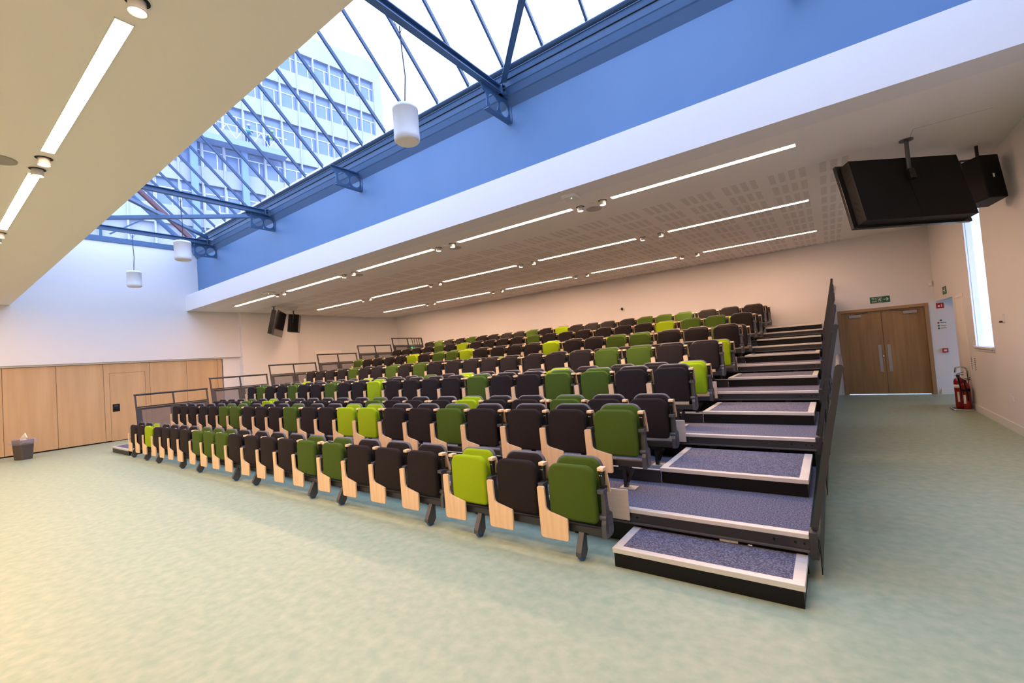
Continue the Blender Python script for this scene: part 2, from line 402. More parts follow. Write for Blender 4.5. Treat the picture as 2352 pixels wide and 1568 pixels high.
# ------------------------------------------------------------------ pendant cylinders
def pendant(x, y, zc, ztop, lab, h=.44, rr_=.155):
    r = empty('pendant_speaker', (x, y, zc), cat='pendant', group='white pendant cylinders'); r['label'] = lab
    k = h/2
    MB().lathe((0, 0, 0), [(rr_*.7, k), (rr_*.93, k-.012), (rr_, k-.04), (rr_, k-.06), (rr_*.985, k-.062), (rr_*.985, -k+.07), (rr_, -k+.06), (rr_*.97, -k+.015), (rr_*.88, -k)], 32).build('housing', WHITEGLOSS, r, smooth=True)
    MB().lathe((0, 0, 0), [(rr_*.85, -k-.003), (rr_*.85, -k+.002)], 32).build('grille', CREAM, r)
    H = ztop-zc
    pts = [(0, 0, k), (.012, 0, k+.12), (.03, .01, k+.3*H), (.015, 0, k+.55*H), (0, 0, H-.12), (0, 0, H-.02)]
    MB().tube(pts, .008, 6).build('cable', CABLE, r)
    MB().tube([(.0, 0, k), (-.02, 0, k+.2), (-.008, 0, H-.14)], .002, 5).build('steel_wire', CABLE, r)
    MB().tube([(0, 0, H-.12), (-.02, -.055, H), (-.02, -.055, H+.12), (.02, -.055, H+.12), (.02, -.055, H)], .004, 5).tube([(0, 0, H-.12), (-.02, .055, H), (-.02, .055, H+.12)], .004, 5).build('hanger_loop', CABLE, r)
pendant(-3.97, 3.66, 4.49, 5.74, 'large white cylinder pendant hanging nearest the camera')
pendant(-11.68, 3.80, 4.53, 5.74, 'white cylinder pendant in front of the far brackets', rr_=.165)
pendant(-15.34, 3.83, 4.49, 5.74, 'smallest white cylinder pendant, in front of the far white wall', rr_=.165)

# ------------------------------------------------------------------ ceiling strips, downlights
ordn = ['first', 'second', 'third', 'fourth', 'fifth', 'sixth', 'seventh', 'eighth', 'ninth', 'tenth', 'eleventh', 'twelfth', 'thirteenth', 'fourteenth', 'fifteenth', 'sixteenth', 'seventeenth', 'eighteenth', 'nineteenth', 'twentieth', 'twenty-first', 'twenty-second']
def strip(x0, x1, y, lab, grp):
    r = empty('strip_light', ((x0+x1)/2, y, ZC), cat='ceiling light', group=grp); r['label'] = lab
    h = (x1-x0)/2
    MB().box(-h, h, -.045, .045, -.006, .0).build('diffuser', STRIPM, r)
    MB().box(-h-.006, h+.006, -.052, -.045, -.007, 0).box(-h-.006, h+.006, .045, .052, -.007, 0).box(-h-.006, -h, -.045, .045, -.007, 0).box(h, h+.006, -.045, .045, -.007, 0).build('frame', WHITEGLOSS, r)
def downlight(x, y, lab, grp, power=SPOT_W, tilt=(0, 0)):
    r = empty('downlight', (x, y, ZC), cat='spotlight', group=grp); r['label'] = lab
    MB().lathe((0, 0, 0), [(.075, 0), (.075, -.004), (.066, -.004), (.066, 0)], 20).build('trim_ring', WHITEGLOSS, r)
    MB().lathe((0, 0, 0), [(.066, -.001), (.066, -.003)], 20).build('recess', BLACK, r)
    hs = MB().lathe((0, 0, 0), [(.045, -.002), (.048, -.055), (.052, -.075), (.046, -.075), (.044, -.06)], 20).build('lamp_housing', WHITEGLOSS, r, smooth=True)
    MB().lathe((0, 0, 0), [(.044, -.066), (.044, -.064)], 16).build('lamp', LAMPM, hs)
    if power:
        l = bpy.data.lights.new('spot', 'SPOT'); l.energy = power; l.color = (1, .72, .45); l.spot_size = math.radians(100); l.spot_blend = .9; l.shadow_soft_size = .05
        lo = bpy.data.objects.new('spot_beam', l); COL.objects.link(lo); lo.parent = r; lo.location = (0, 0, -.09); lo.rotation_euler = (tilt[0], tilt[1], 0)
rows = [(6.37, 'front row of ceiling lights over the seats', [-15.37, -12.12, -8.88, -5.68, -2.52], [-12.90, -9.62, -6.37, -3.20, -.16]),
        (9.15, 'middle row of ceiling lights over the seats', [-15.32, -12.08, -8.82, -5.59, -2.49], [-12.70, -9.49, -6.28, -3.17, -.12]),
        (12.0, 'rear row of ceiling lights over the seats', [-15.13, -11.97, -8.71, -5.55, -2.45], [-12.68, -9.43, -6.23, -3.12, -.07])]
rn = ['front', 'middle', 'rear']
side = ['far left', 'second from the left', 'middle', 'second from the right', 'right-hand']
for ri, (y, g, A, B) in enumerate(rows):
    for i, (a, c) in enumerate(zip(A, B)):
        strip(a, c, y, f'{side[i]} strip light in the {rn[ri]} row over the seats', 'strip lights over the seats')
    for i in range(4):
        m_ = (B[i]+A[i+1])/2
        for s_ in (-1, 1):
            downlight(m_+s_*.19, y, f"white downlight {'left' if s_<0 else 'right'} of the {ordn[i]} gap from the left in the {rn[ri]} light row", 'downlights over the seats', SPOT_W)
        if ri < 2:
            d = MB().lathe((m_, y, ZC), [(.04, 0), (.04, -.006), (.036, -.008)], 16).build('smoke_detector', CEILM)
            tag(d, f'small round detector disc in the {ordn[i]} gap of the {rn[ri]} light row', 'detector', 'ceiling detector discs')
for i, x in enumerate((-9.28, -6.01, -2.94)):
    s_ = MB().lathe((x, 6.64, ZC), [(.125, 0), (.125, -.006), (.118, -.009)], 28).build('ceiling_speaker', mat('speaker_grille_%d' % i, (.42, .39, .37), .8))
    tag(s_, f"round grey ceiling speaker by the {['second', 'third', 'fourth'][i]} gap of the front light row", 'speaker', 'round ceiling speakers')
LR = [(2.42, .30-.3), (-.30, -2.75), (-3.45, -5.93), (-6.62, -9.15), (-9.81, -12.30), (-12.98, -15.45)]
for i, (a, c) in enumerate([(-2.70, -.28), (-5.93, -3.45), (-9.15, -6.62), (-12.30, -9.81), (-15.45, -12.98)]):
    lab = ['strip light of the cream ceiling just out of view above the camera', 'long bright strip light in the cream ceiling nearest the camera', 'second strip light along the cream ceiling',
           'third strip light at the left picture edge in the cream ceiling', 'strip light of the cream ceiling farthest from the camera, out of view'][i]
    strip(a, c, .87, lab, 'strip lights in the cream ceiling')
for i, x in enumerate((-3.20, -6.12, -6.47, -9.38, -9.70, -12.55, -12.80)):
    lab = ['white adjustable downlight at the top of the cream ceiling', 'downlight touching the lower end of the long cream-ceiling strip', 'downlight at the top end of the second cream-ceiling strip',
           'downlight below the second cream-ceiling strip at the left edge', 'downlight above the third cream-ceiling strip at the left edge', 'downlight out of view by the farther gap of cream-ceiling lights', 'downlight out of view beside the farthest cream-ceiling strip'][i]
    downlight(x, .87, lab, 'downlights in the cream ceiling', SPOT_W*.45, (math.radians(0), 0))
for yy in (-2.4, -5.4):  # assumed rows out of view, added for the light they give
    for i, x in enumerate((-14.2, -10.9, -7.7, -4.7, -1.5)):
        strip(x-1.23, x+1.23, yy, f"{ordn[i]} added strip light from the partition in the {'second' if yy>-3 else 'third'} cream-ceiling row behind the camera", 'added strip lights behind the camera')
s_ = MB().lathe((-6.42, .60, ZC), [(.13, 0), (.13, -.006), (.12, -.009)], 28).build('ceiling_speaker', mat('speaker_grille_3', (.36, .32, .28), .8))
tag(s_, 'round grey ceiling speaker in the cream ceiling at the left picture edge', 'speaker', 'round ceiling speakers')
# wifi access points
def ap(x, y, lab):
    r = empty('access_point', (x, y, ZC), math.radians(4), cat='access point', group='ceiling access points'); r['label'] = lab
    b = MB(); b.loft([[(px, py, z) for px, py in rr(wd, wd, .05, .05, 5)] for wd, z in ((.24, -.004), (.25, -.02), (.25, -.03), (.21, -.045))])
    b.build('housing', WHITEGLOSS, r, smooth=False)
    MB().box(-.1, .1, -.1, .1, -.005, 0).build('mount_plate', BLACK, r)
    MB().lathe((.02, -.03, 0), [(.007, -.0475), (.007, -.044)], 8).build('status_light', LED, r)
ap(-2.93, 5.83, 'white square wireless access point with green light, nearer one')
ap(-12.5, 6.05, 'white square wireless access point with green light, farther one above the left screen')
b = MB().box(.97, 1.62, 6.96, 6.966, ZC-.0015, ZC).box(.97, .975, 6.96, 7.43, ZC-.0015, ZC)
tag(b.build('ceiling_hatch', mat('hatch_edge', (.45, .42, .40), .7)), 'thin outline of a ceiling access hatch beyond the right-hand screen', 'hatch')

# ------------------------------------------------------------------ seating geometry
PITCH_Y = .87; RISE = .2815
def xright(y): return -.22+.010*(y-3.4)
def nosey(n): return 3.42+1.735*(n-1)
NP = 6
stepx0 = -1.42
def sx_left(y): return stepx0+.010*(y-3.4)
def sx_l2(y):
    d = y-3.4; return -14.02-.115*d+.0045*d*d
row_words = ['front', 'second', 'third', 'fourth', 'fifth', 'sixth', 'seventh', 'eighth', 'ninth', 'tenth', 'eleventh', 'twelfth', 'last']
for n in range(1, NP+1):
    y0 = nosey(n); y1 = nosey(n+1) if n < NP else YB-.03; z = RISE*n
    xr = xright(y0); xl = sx_l2(y0)
    r = empty('seating_platform', (0, y0, z), cat='platform', group='tiered seating platforms')
    r['label'] = f"{['lowest', 'second', 'third', 'fourth', 'fifth', 'highest'][n-1]} carpeted platform of the tiered seating"
    L = y1-y0
    MB().box(xl, xr, .03, L+(.12 if n < NP else 0), -.03, 0).build('carpet_deck', CARPET, r)
    MB().box(xl, xr, 0, .055, -.028, .004).build('nosing', ALU, r, bevel=.004)
    MB().box(xl, xr, .012, .03, -.105, -.028).build('fascia', RAILM, r)
    MB().box(xl, xr, .0, .02, -.118, -.100).build('fascia_lip', GREYM, r, bevel=.004)
    z0 = .02-z if n == 1 else -RISE+.001-.0
    MB().box(xl+.1, xr-.02, .035 if n == 1 else .10, .06 if n == 1 else .13, (.015-z) if n == 1 else -RISE+.004, -.031).build('riser_board', MESHD, r)
    # kick board behind the first seat row of the platform
    if n < NP:
        MB().box(xl+1.02, sx_left(y0)+.012, .772, .787, .002, .118).build('kick_board', RAILM, r)
        MB().box(xl+1.02, sx_left(y0)+.010, .762, .79, .118, .124).build('kick_board_cap', ALU, r)
    # support trestles under the nose
    for xx in (xr-.35, xr-.95):
        MB().box(xx-.03, xx+.03, .08, .11, -RISE*.55, -.03).build('support_bracket', RAILM, r)
    # bolts on the fascia near the aisle
    b = MB()
    for xx in (xr-.03, xr-.08, xr-.2, sx_left(y0)+.05): b.cyl((xx, .014, -.062), (xx, .006, -.062), .008, n=8)
    b.build('fascia_bolts', BLACK, r)
    # corner plate
    MB().box(xr, xr+.045, -.01, .10, -.15, .02).build('corner_plate', RAILM, r, bevel=.006)
    # side closure boards down to the floor at the right-hand end and left-hand end
    MB().box(xr+.05, xr+.056, .02, L-.01, .03-z, -.03).build('side_board', MESHD, r)
    MB().box(xl-.056, xl-.05, .02, L-.01, .03-z, -.03).build('side_board', MESHD, r)
    # pale end panel closing the nose behind the seat row
    e = MB().box(-.50, 0, -.014, 0, -.085, .158).build('end_panel', ENDP, r, bevel=.004)
    e.location = (sx_left(y0)+.0, -.006, 0); e['label'] = 'pale laminate end panel'
# sticker and lock on the first riser
o = MB().box(-.77, -.65, 3.448, 3.454, .125, .153).build('asset_label', PAPER); tag(o, 'small white printed sticker on the black riser behind the first step', 'label')
def text_mesh(body, size, m, parent, loc, rot=(PI/2, 0, 0), name='lettering', align='CENTER', extr=.001, sxx=1):
    c = bpy.data.curves.new('txt', 'FONT'); c.body = body; c.size = size; c.align_x = align; c.align_y = 'CENTER'; c.extrude = extr
    t = bpy.data.objects.new('txt', c); COL.objects.link(t)
    bpy.context.view_layer.update()
    dg = bpy.context.evaluated_depsgraph_get(); me = bpy.data.meshes.new_from_object(t.evaluated_get(dg))
    bpy.data.objects.remove(t); bpy.data.curves.remove(c)
    o = bpy.data.objects.new(name, me); COL.objects.link(o); me.materials.clear(); me.materials.append(m)
    o.parent = parent; o.location = loc; o.rotation_euler = rot; o.scale = (sxx, 1, 1); return o
o2 = MB().cyl((-.575, 3.455, .138), (-.575, 3.44, .138), .018).build('key_lock', CHROME, smooth=True); tag(o2, 'round chrome lock on the black riser behind the first step', 'lock')

def aisle_step(n, x0, x1, lab, grp):
    y0 = 3.0 if n == 0 else nosey(n)+.765; y1 = nosey(n+1)-.01 if n < NP else YB-.05
    z = RISE*(n+.5); zb = 0 if n == 0 else RISE*n
    r = empty('aisle_step', ((x0+x1)/2, y0, zb+(.002 if n else 0)), cat='step', group=grp); r['label'] = lab
    h = z-zb; w2 = (x1-x0)/2; L = min(y1-y0, .93) if n else .44
    MB().box(-w2+.002, w2-.012, .025, L, .0, h-.034).build('riser_box', MESHD, r)
    MB().box(-w2+.05, w2-.05, .03, L, h-.03, h).build('carpet_tread', CARPET, r)
    MB().box(-w2, w2, 0, .055, h-.032, h+.004).build('front_nosing', ALU, r, bevel=.004)
    MB().box(-w2, -w2+.06, .055, L, h-.03, h+.003).build('side_trim', ALU, r, bevel=.003)
    MB().box(w2-.065, w2, .055, L, h-.03, h+.003).build('side_trim', ALU, r, bevel=.003)
    return r
sl = ['lowest black carpeted step standing on the green floor, right-hand stairs', 'second half-step of the right-hand stairs, on the lowest platform', 'third half-step of the right-hand stairs', 'fourth half-step of the right-hand stairs',
      'fifth half-step of the right-hand stairs', 'sixth half-step of the right-hand stairs', 'topmost half-step of the right-hand stairs by the back wall']
for n in range(0, NP+1):
    y = nosey(n) if n else 3.4
    aisle_step(n, sx_left(y)+.015, xright(y)-.015, sl[n], 'steps of the right-hand stairs')
for n in range(0, NP+1):
    y = nosey(n) if n else 3.4
    aisle_step(n, sx_l2(y)+(-.35 if n == 0 else .05), sx_l2(y)+.98, ('low black step on the floor at the far left end of the seats' if n == 0 else f'half-step {ordn[n]} from the floor in the far left stairs, behind the seats'), 'steps of the left-hand stairs')

# ------------------------------------------------------------------ seats
H = .0
def pad_mesh(m, name):
    b = MB(); W, Hh = .405, .425; cz = .515; base_y = -.115
    lay = [(0.0, .022), (.004, .010), (.014, .002), (.03, 0), (.05, .004), (.06, .016)]
    b.loft([[(x, base_y+yy+.0*(z-.3), z) for x, z in rr(W, Hh, .085, .035, 6, ins, .0, cz)] for yy, ins in lay])
    me = b.mesh(name, smooth=True); me.materials.append(m); return me
def back_mesh(m, name):
    b = MB(); W, Hh = .388, .41; cz = .550
    lay = [(0.0, .020), (.005, .008), (.014, .001), (.028, 0)]
    b.loft([[(x, -.012+yy+.13*(z-.4), z) for x, z in rr(W, Hh, .085, .03, 6, ins, .0, cz)] for yy, ins in lay])
    me = b.mesh(name, smooth=True); me.materials.append(m); return me
def shell_mesh():
    b = MB(); W, Hh = .415, .435; cz = .548
    lay = [(0.0, .010), (.006, .001), (.02, 0), (.028, .012)]
    b.loft([[(x, .006+yy+.13*(z-.4), z) for x, z in rr(W, Hh, .095, .03, 6, ins, .0, cz)] for yy, ins in lay])
    me = b.mesh('back_shell', smooth=True); me.materials.append(SHELL); return me
def tablet_mesh():
    # boot-shaped writing tablet hanging at the left of the seat, facing the front
    raw = [(-.292, .542, .015), (-.228, .546, .015), (-.220, .362, .035), (-.034, .318, .015), (-.036, .150, .018), (-.282, .148, .028)]
    P = []; n = len(raw)
    for i, (x, z, r) in enumerate(raw):
        p0 = Vector((raw[i-1][0], raw[i-1][1])); p = Vector((x, z)); p2 = Vector((raw[(i+1) % n][0], raw[(i+1) % n][1]))
        a = (p0-p).normalized(); c = (p2-p).normalized()
        A = p+a*r; C = p+c*r
        for k in range(5):
            t = k/4; q = (1-t)**2*A+2*t*(1-t)*p+t*t*C; P.append((q.x, q.y))
    b = MB(); b.prism(P, 'y', -.138, -.120)
    me = b.mesh('writing_tablet', bevel=.0022); me.materials.append(MAPLE); return me
def standard_mesh():
    b = MB()
    b.prism([(-.085, .20), (-.085, .30), (-.062, .36), (-.060, .53), (-.018, .53), (-.012, .43), (.0, .385), (.045, .36), (.05, .33), (.05, .225), (.035, .205), (.0, .195)], 'x', -.018, .018)
    b.box(-.028, .024, -.095, -.02, .527, .556)
    b.cyl((-.035, -.06, .345), (.02, -.06, .345), .02, n=10)
    me = b.mesh('arm_standard', bevel=.003); me.materials.append(GREYM); return me
def panel_mesh():
    b = MB(); b.box(.0185, .0225, -.05, .04, .285, .35).box(.0185, .0225, -.05, .04, .225, .28)
    me = b.mesh('side_cap', bevel=.002); me.materials.append(SHELL); return me
def armbracket_mesh():
    b = MB(); b.hull8([(-.013, -.042, .55), (.013, -.042, .55), (.013, -.018, .55), (-.013, -.018, .55), (-.018, -.055, .685), (.018, -.055, .685), (.018, -.02, .685), (-.018, -.02, .685)])
    b.box(-.016, .016, -.055, .015, .548, .565)
    me = b.mesh('arm_bracket', bevel=.002); me.materials.append(BLACKG); return me
def armrest_mesh():
    b = MB()
    b.prism([(-.062, .702), (-.058, .712), (.0, .712), (.006, .705), (.050, .525), (.047, .512), (.036, .512), (-.008, .686), (-.062, .686)], 'x', -.025, .025)
    me = b.mesh('armrest', bevel=.0035); me.materials.append(MAPLE); return me
def bolts_mesh():
    b = MB()
    for x in (-.006, .008): b.cyl((x, -.056, .655), (x, -.061, .655), .0045, n=6)
    me = b.mesh('bolts'); me.materials.append(CHROME); return me
PAD = {'D': pad_mesh(DARKF, 'seat_pad'), 'G': pad_mesh(GREENF, 'seat_pad'), 'L': pad_mesh(LIMEF, 'seat_pad')}
BACK = {'D': back_mesh(DARKF, 'backrest'), 'G': back_mesh(GREENF, 'backrest'), 'L': back_mesh(LIMEF, 'backrest')}
SHM, TBM, STM, PNM, ABM, ARM, BOM = shell_mesh(), tablet_mesh(), standard_mesh(), panel_mesh(), armbracket_mesh(), armrest_mesh(), bolts_mesh()
def obj(name, me, parent, loc=(0, 0, 0)):
    o = bpy.data.objects.new(name, me); COL.objects.link(o); o.parent = parent; o.location = loc; return o
ROWS = ['DDLDDDDGGGDDDDGGDDDLDG', 'DDDDDGGDDDGDDLLDDGDDDG', 'DDDGDLDDDDDDGDDDLDDGDD', 'DGDDGDDGDDLDDDDGDDGGDD', 'DDLDDDDLDDDGDLDDDLDDDL', 'DDDDGDDGDGDDDDDDDDGGDD',
        'GLDGDDGDDDGDLDDDGDDDDL', 'GDDDDLDGGLDDDDLDDGGDDD', 'DGDDDLDDGDDDDGDDLDDDGD', 'DDDDGDLDDDDGDDDDDDLGGD', 'DDGDDDLDDGDDDLDDGDDDLD', 'DGDDGDDDDGDLDDDDGGGDDD', 'DDGDDGDDDDGDDDDGDDGDDD']
ROW1X = [-12.82, -12.326, -11.850, -11.288, -10.82, -10.35, -9.868, -9.287, -8.801, -8.313, -7.834, -7.271, -6.786, -6.285, -5.790, -5.205, -4.690, -4.180, -3.667, -3.050, -2.522, -2.003]
groups = [3, 4, 4, 4, 4, 3]; GAP = .075
cname = {'D': 'charcoal', 'G': 'green', 'L': 'lime'}
def row_layout(k):
    y = 3.1+PITCH_Y*(k-1)
    if k == 1:
        xs = [x+.300 for x in ROW1X]; return y, xs, .492
    R_ = -1.431+.019*(y-3.97); L = -13.0-.047*(y-3.1)
    p = (R_-L-5*GAP)/22; xs = []; x = L
    for n in groups:
        for i in range(n): xs.append(x+p/2); x += p
        x += GAP
    return y, xs, p
for k in range(1, 14):
    y, xs, p = row_layout(k)
    zb = 0 if k == 1 else RISE*(k//2)
    zo = zb - (.012 if k == 1 else -.004)
    j = 0
    for gi, n in enumerate(groups):
        for i in range(n):
            c = ROWS[k-1][j]; x = xs[j]
            r = empty('auditorium_seat', (x, y, zo), cat='seat', group='tip-up seats of the tiered seating')
            nn = 22-j
            side_w = f"{ordn[nn-1]} from the right-hand stairs"
            rw = 'front row on the floor' if k == 1 else ('last row by the back wall' if k == 13 else f'{row_words[k-1]} row')
            r['label'] = f"{cname[c]} tip-up seat, {side_w}, {rw}"
            s = p/.498; r.scale = (s if k > 1 else 1, 1, 1)
            obj('seat_pad', PAD[c], r)
            bk = obj('backrest', BACK[c], r); obj('back_shell', SHM, bk)
            if k < 10 or True: obj('writing_tablet', TBM, r)
            st = obj('arm_standard', STM, r, (.238, 0, 0)); obj('side_cap', PNM, st)
            ab = obj('arm_bracket', ABM, r, (.232, 0, 0)); obj('bolts', BOM, ab)
            obj('armrest', ARM, r, (.232, 0, 0))
            if i == 0:
                st = obj('arm_standard', STM, r, (-.255, 0, 0)); ab = obj('arm_bracket', ABM, r, (-.255, 0, 0)); obj('armrest', ARM, r, (-.255, 0, 0))
            j += 1
        # beam of the module
        xa, xb = xs[j-n]-.25, xs[j-1]+.235
        r = empty('seat_beam', ((xa+xb)/2, y, zo), cat='seat beam', group='steel beams carrying the seats')
        rw = 'front row' if k == 1 else ('last row' if k == 13 else f'{row_words[k-1]} row')
        r['label'] = f"steel seat beam under the {ordn[5-gi]} bank of seats from the right-hand stairs, {rw}"
        h = (xb-xa)/2
        MB().box(-h, h, -.075, -.035, .205, .262).build('beam', RAILM, r, bevel=.004)
        legs = []
        if k == 1:
            legs = {5: (-2.67, -1.66), 4: (-4.78, -3.30), 3: (-6.90, -5.40), 2: (-8.95, -7.55), 1: (-11.0, -9.75), 0: (-12.60, -11.72)}[gi]
        else:
            legs = (xa+.35*(xb-xa)*.6+.1, xb-.20)
        for lx in legs:
            lx0 = lx-(xa+xb)/2
            if k == 1:
                # wedge-shaped castor leg, leaning to the front
                b = MB(); b.prism([(-.035, .215), (-.075, .215), (-.145, .085), (-.145, .055), (-.12, .036), (-.06, .036), (-.035, .07)], 'x', lx0-.024, lx0+.024)
                lg = b.build('castor_leg', GREYM, r, bevel=.004)
                MB().box(lx0-.055, lx0+.055, -.075, -.03, .20, .215).build('mount_plate', BLACK, lg)
                MB().cyl((lx0-.017, -.092, .048), (lx0+.017, -.092, .048), .036, n=20).build('wheel', WHEEL, lg, smooth=False, loc=(0, 0, 0))
            else:
                b = MB().box(lx0-.018, lx0+.018, -.045, .0, .0, .205).box(lx0-.05, lx0+.05, -.06, .02, .17, .205)
                b.bar((lx0+.06, .02, .17), (lx0+.01, -.01, .05), .03, .03)
                lg = b.build('leg', BLACKG, r)
                MB().box(lx0-.05, lx0+.10, -.075, .03, -.003, .006).build('base_plate', ALU, lg)

# ------------------------------------------------------------------ guard rails
def rail(n, right=True):
    y0 = nosey(n)+.05; y1 = (nosey(n+1) if n < NP else YB)-.05; z = RISE*n; L = y1-y0
    if right:
        xf, xt = xright(y0)+.03, xright(y0)+.245
        xf2, xt2 = xf+.015, xt+.015
    else:
        xt, xt2 = sx_l2(y0)-.24, sx_l2(y1)-.24
        xf, xf2 = xt+.22, xt2+.22
    r = empty('guard_rail', (0, y0, z), cat='railing', group='right-hand guard rails' if right else 'left-hand guard rails')
    w_ = ['lowest', 'second', 'third', 'fourth', 'fifth', 'highest'][n-1]
    r['label'] = f"{w_} dark metal guard rail section at the {'right-hand stairs beside the doors' if right else 'far left end of the seating'}"
    def P(t, hh):     # t along, hh height fraction
        a = Vector((xf+(xf2-xf)*t, L*t, .02)); c = Vector((xt+(xt2-xt)*t, L*t, 1.065 if right else 1.05))
        return a.lerp(c, hh)
    MB().cyl(P(0, 1)-Vector((0, .02, 0)), P(1, 1)+Vector((0, .02, 0)), .024, n=16).build('handrail', RAILM, r, smooth=False)
    for t in (0, .5, 1): 
        MB().bar(P(t, .005), P(t, .985), .036, .03, (0, 1, 0)).build('post', RAILM, r)
    hm = .70
    MB().bar(P(0, hm), P(1, hm), .03, .03).build('mid_rail', RAILM, r)
    last = (n == NP and not right)
    for a, c in ((0, .5), (.5, 1)):
        e = .035
        q = [P(a+e, .06), P(c-e, .06), P(c-e, hm-.02), P(a+e, hm-.02)]
        nv = Vector((.003, 0, 0))
        MB().hull8([q[0]-nv, q[1]-nv, q[1]+nv, q[0]+nv, q[3]-nv, q[2]-nv, q[2]+nv, q[3]+nv]).build('infill_panel', MESHD if right else PERF, r)
        if not right:
            b = MB(); b.bar(P(a+e, .06), P(a+e, hm-.02), .012, .09, (0, 1, 0)).bar(P(c-e, .06), P(c-e, hm-.02), .012, .09, (0, 1, 0)).bar(P(a+e, hm-.05), P(c-e, hm-.05), .012, .05)
            b.build('panel_edge', RAILM, r)
    if last:
        for t in (.66, .74, .82, .90): MB().bar(P(t, .0), P(t, .985), .02, .02, (0, 1, 0)).build('baluster', RAILM, r)
for n in range(1, NP+1): rail(n, True); rail(n, False)

# ------------------------------------------------------------------ screens and loudspeakers
def screen(loc, yaw, tilt, W, Hh, pole_h, lab, polx=0):
    r = empty('display_screen', loc, cat='screen', group='ceiling-hung display screens'); r['label'] = lab
    R = Matrix.Rotation(yaw, 4, 'Z') @ Matrix.Rotation(tilt, 4, 'X')
    def tb(mb, name, m, par=None, bevel=0):
        o = mb.build(name, m, r if par is None else par, bevel=bevel)
        if par is None: o.matrix_local = R
        return o
    w2, h2 = W/2, Hh/2
    bz = tb(MB().box(-w2, w2, -.045, 0, -h2, h2), 'bezel', BLACKG, bevel=.004)
    tb(MB().box(-w2+.03, w2-.03, -.001, .004, -h2+.03, h2-.03), 'panel_glass', SCREEN, bz)
    hs = tb(MB().box(-w2+.055, w2-.055, -.185, -.045, -h2+.03, h2-.03), 'rear_enclosure', BLACK, bevel=.006)
    b = MB()
    for sx in (-1, 1):
        xx = sx*(w2-.055)
        for zz, an in ((h2-.12, -.35), (h2-.20, -.35), (h2-.28, -.35), (-h2+.30, .9), (-h2+.21, .9), (-h2+.12, .9)):
            dy, dz = .035*math.cos(an), .035*math.sin(an)
            tb(MB().bar((xx+sx*.0005, -.115-dy, zz-dz), (xx+sx*.0005, -.115+dy, zz+dz), .004, .018, (0, 0, 1)), 'vent_slot', SLOTM, hs)
    tb(MB().box(-.003, .003, -.1865, -.185, -h2+.04, h2-.04), 'cover_seam', MESHD, hs)
    MB().cyl((0, 0, pole_h), (0, 0, .02), .022, n=16).build('ceiling_pole', GREYM, r).location = R @ Vector((polx, -.20, h2*.35)) if False else (R @ Vector((polx, -.205, h2*.40)))
    top = pole_h
    pl = MB().lathe((0, 0, 0), [(.07, 0), (.07, -.012), (.03, -.014)], 20).build('ceiling_plate', GREYM, r)
    v = R @ Vector((polx, -.205, h2*.40)); pl.location = (v.x, v.y, ZC-loc[2])
    o = tb(MB().box(polx-.035, polx+.035, -.245, -.185, h2*.20, h2*.50), 'tilt_bracket', BLACKG, bevel=.004)
screen((.846, 7.42, 3.239), .652, -.224, 1.50, .88, ZC-3.239-.17, 'large black display hung from the ceiling at the right, seen from behind')
screen((-14.98, 7.55, 3.27), -.652, -.224, 1.40, .84, ZC-3.27-.165, 'display hung from the ceiling at the far left, screen side visible')
def loudspeaker(loc, yaw, tilt, lab, sc=1):
    r = empty('loudspeaker', loc, cat='speaker', group='ceiling-hung loudspeakers'); r['label'] = lab
    R = Matrix.Rotation(yaw, 4, 'Z') @ Matrix.Rotation(tilt, 4, 'X')
    o = MB().prism([(-.20*sc, .16*sc), (.20*sc, .16*sc), (.12*sc, -.17*sc), (-.12*sc, -.17*sc)], 'z', -.29*sc, .29*sc).build('cabinet', BLACK, r, bevel=.015); o.matrix_local = R
    g = MB().box(-.19*sc, .19*sc, .16*sc, .168*sc, -.275*sc, .275*sc).build('grille', BLACKG, o)
    MB().box(-.012, .012, -.172*sc, -.169*sc, -.02, .03).build('badge', SIGNW, o)
    MB().bar((-.21*sc, 0, .31*sc), (.21*sc, 0, .31*sc), .04, .008).bar((-.207*sc, 0, .31*sc), (-.207*sc, 0, 0), .04, .006, (0, 1, 0)).bar((.207*sc, 0, .31*sc), (.207*sc, 0, 0), .04, .006, (0, 1, 0)).build('yoke', GREYM, o)
    MB().cyl((0, 0, .30*sc), (0, 0, ZC-loc[2]), .018).build('drop_rod', BLACKG, r)
loudspeaker((1.74, 8.30, 3.39), .62, -.12, 'black loudspeaker hung in the right corner beside the near display')
loudspeaker((-15.85, 8.5, 3.40), -.65, -.12, 'black loudspeaker hung beside the far left display', 1.1)

# ------------------------------------------------------------------ wall things on the back wall
sg = empty('exit_sign', (1.025, YB, 2.288), cat='sign'); sg['label'] = 'green sign reading Fire exit with running figure and right arrow above the door'
MB().box(-.187, .187, -.008, 0, -.075, .075).build('sign_board', GRN, sg, bevel=.002)
text_mesh('Fire\nexit', .062, SIGNW, sg, (-.105, -.010, .0))
b = MB()
b.bar((-.035, -.010, -.06), (.035, -.010, -.06), .003, .003).bar((-.035, -.010, .06), (.035, -.010, .06), .003, .003).bar((-.035, -.010, -.06), (-.035, -.010, .06), .003, .003, (1, 0, 0)).bar((.035, -.010, -.06), (.035, -.010, .06), .003, .003, (1, 0, 0))
b.cyl((.008, -.008, .038), (.008, -.012, .038), .008, n=10)
for p_, q_ in (((.004, .028), (-.004, -.002)), ((-.004, -.002), (.014, -.022)), ((.014, -.022), (.010, -.045)), ((-.004, -.002), (-.016, -.022)), ((-.016, -.022), (-.028, -.028)), ((.004, .024), (.022, .010)), ((.004, .024), (-.014, .016)), ((-.014, .016), (-.018, .002))):
    b.bar((p_[0], -.010, p_[1]), (q_[0], -.010, q_[1]), .002, .009, (0, 0, 1) if abs(p_[0]-q_[0]) > .001 else (1, 0, 0))
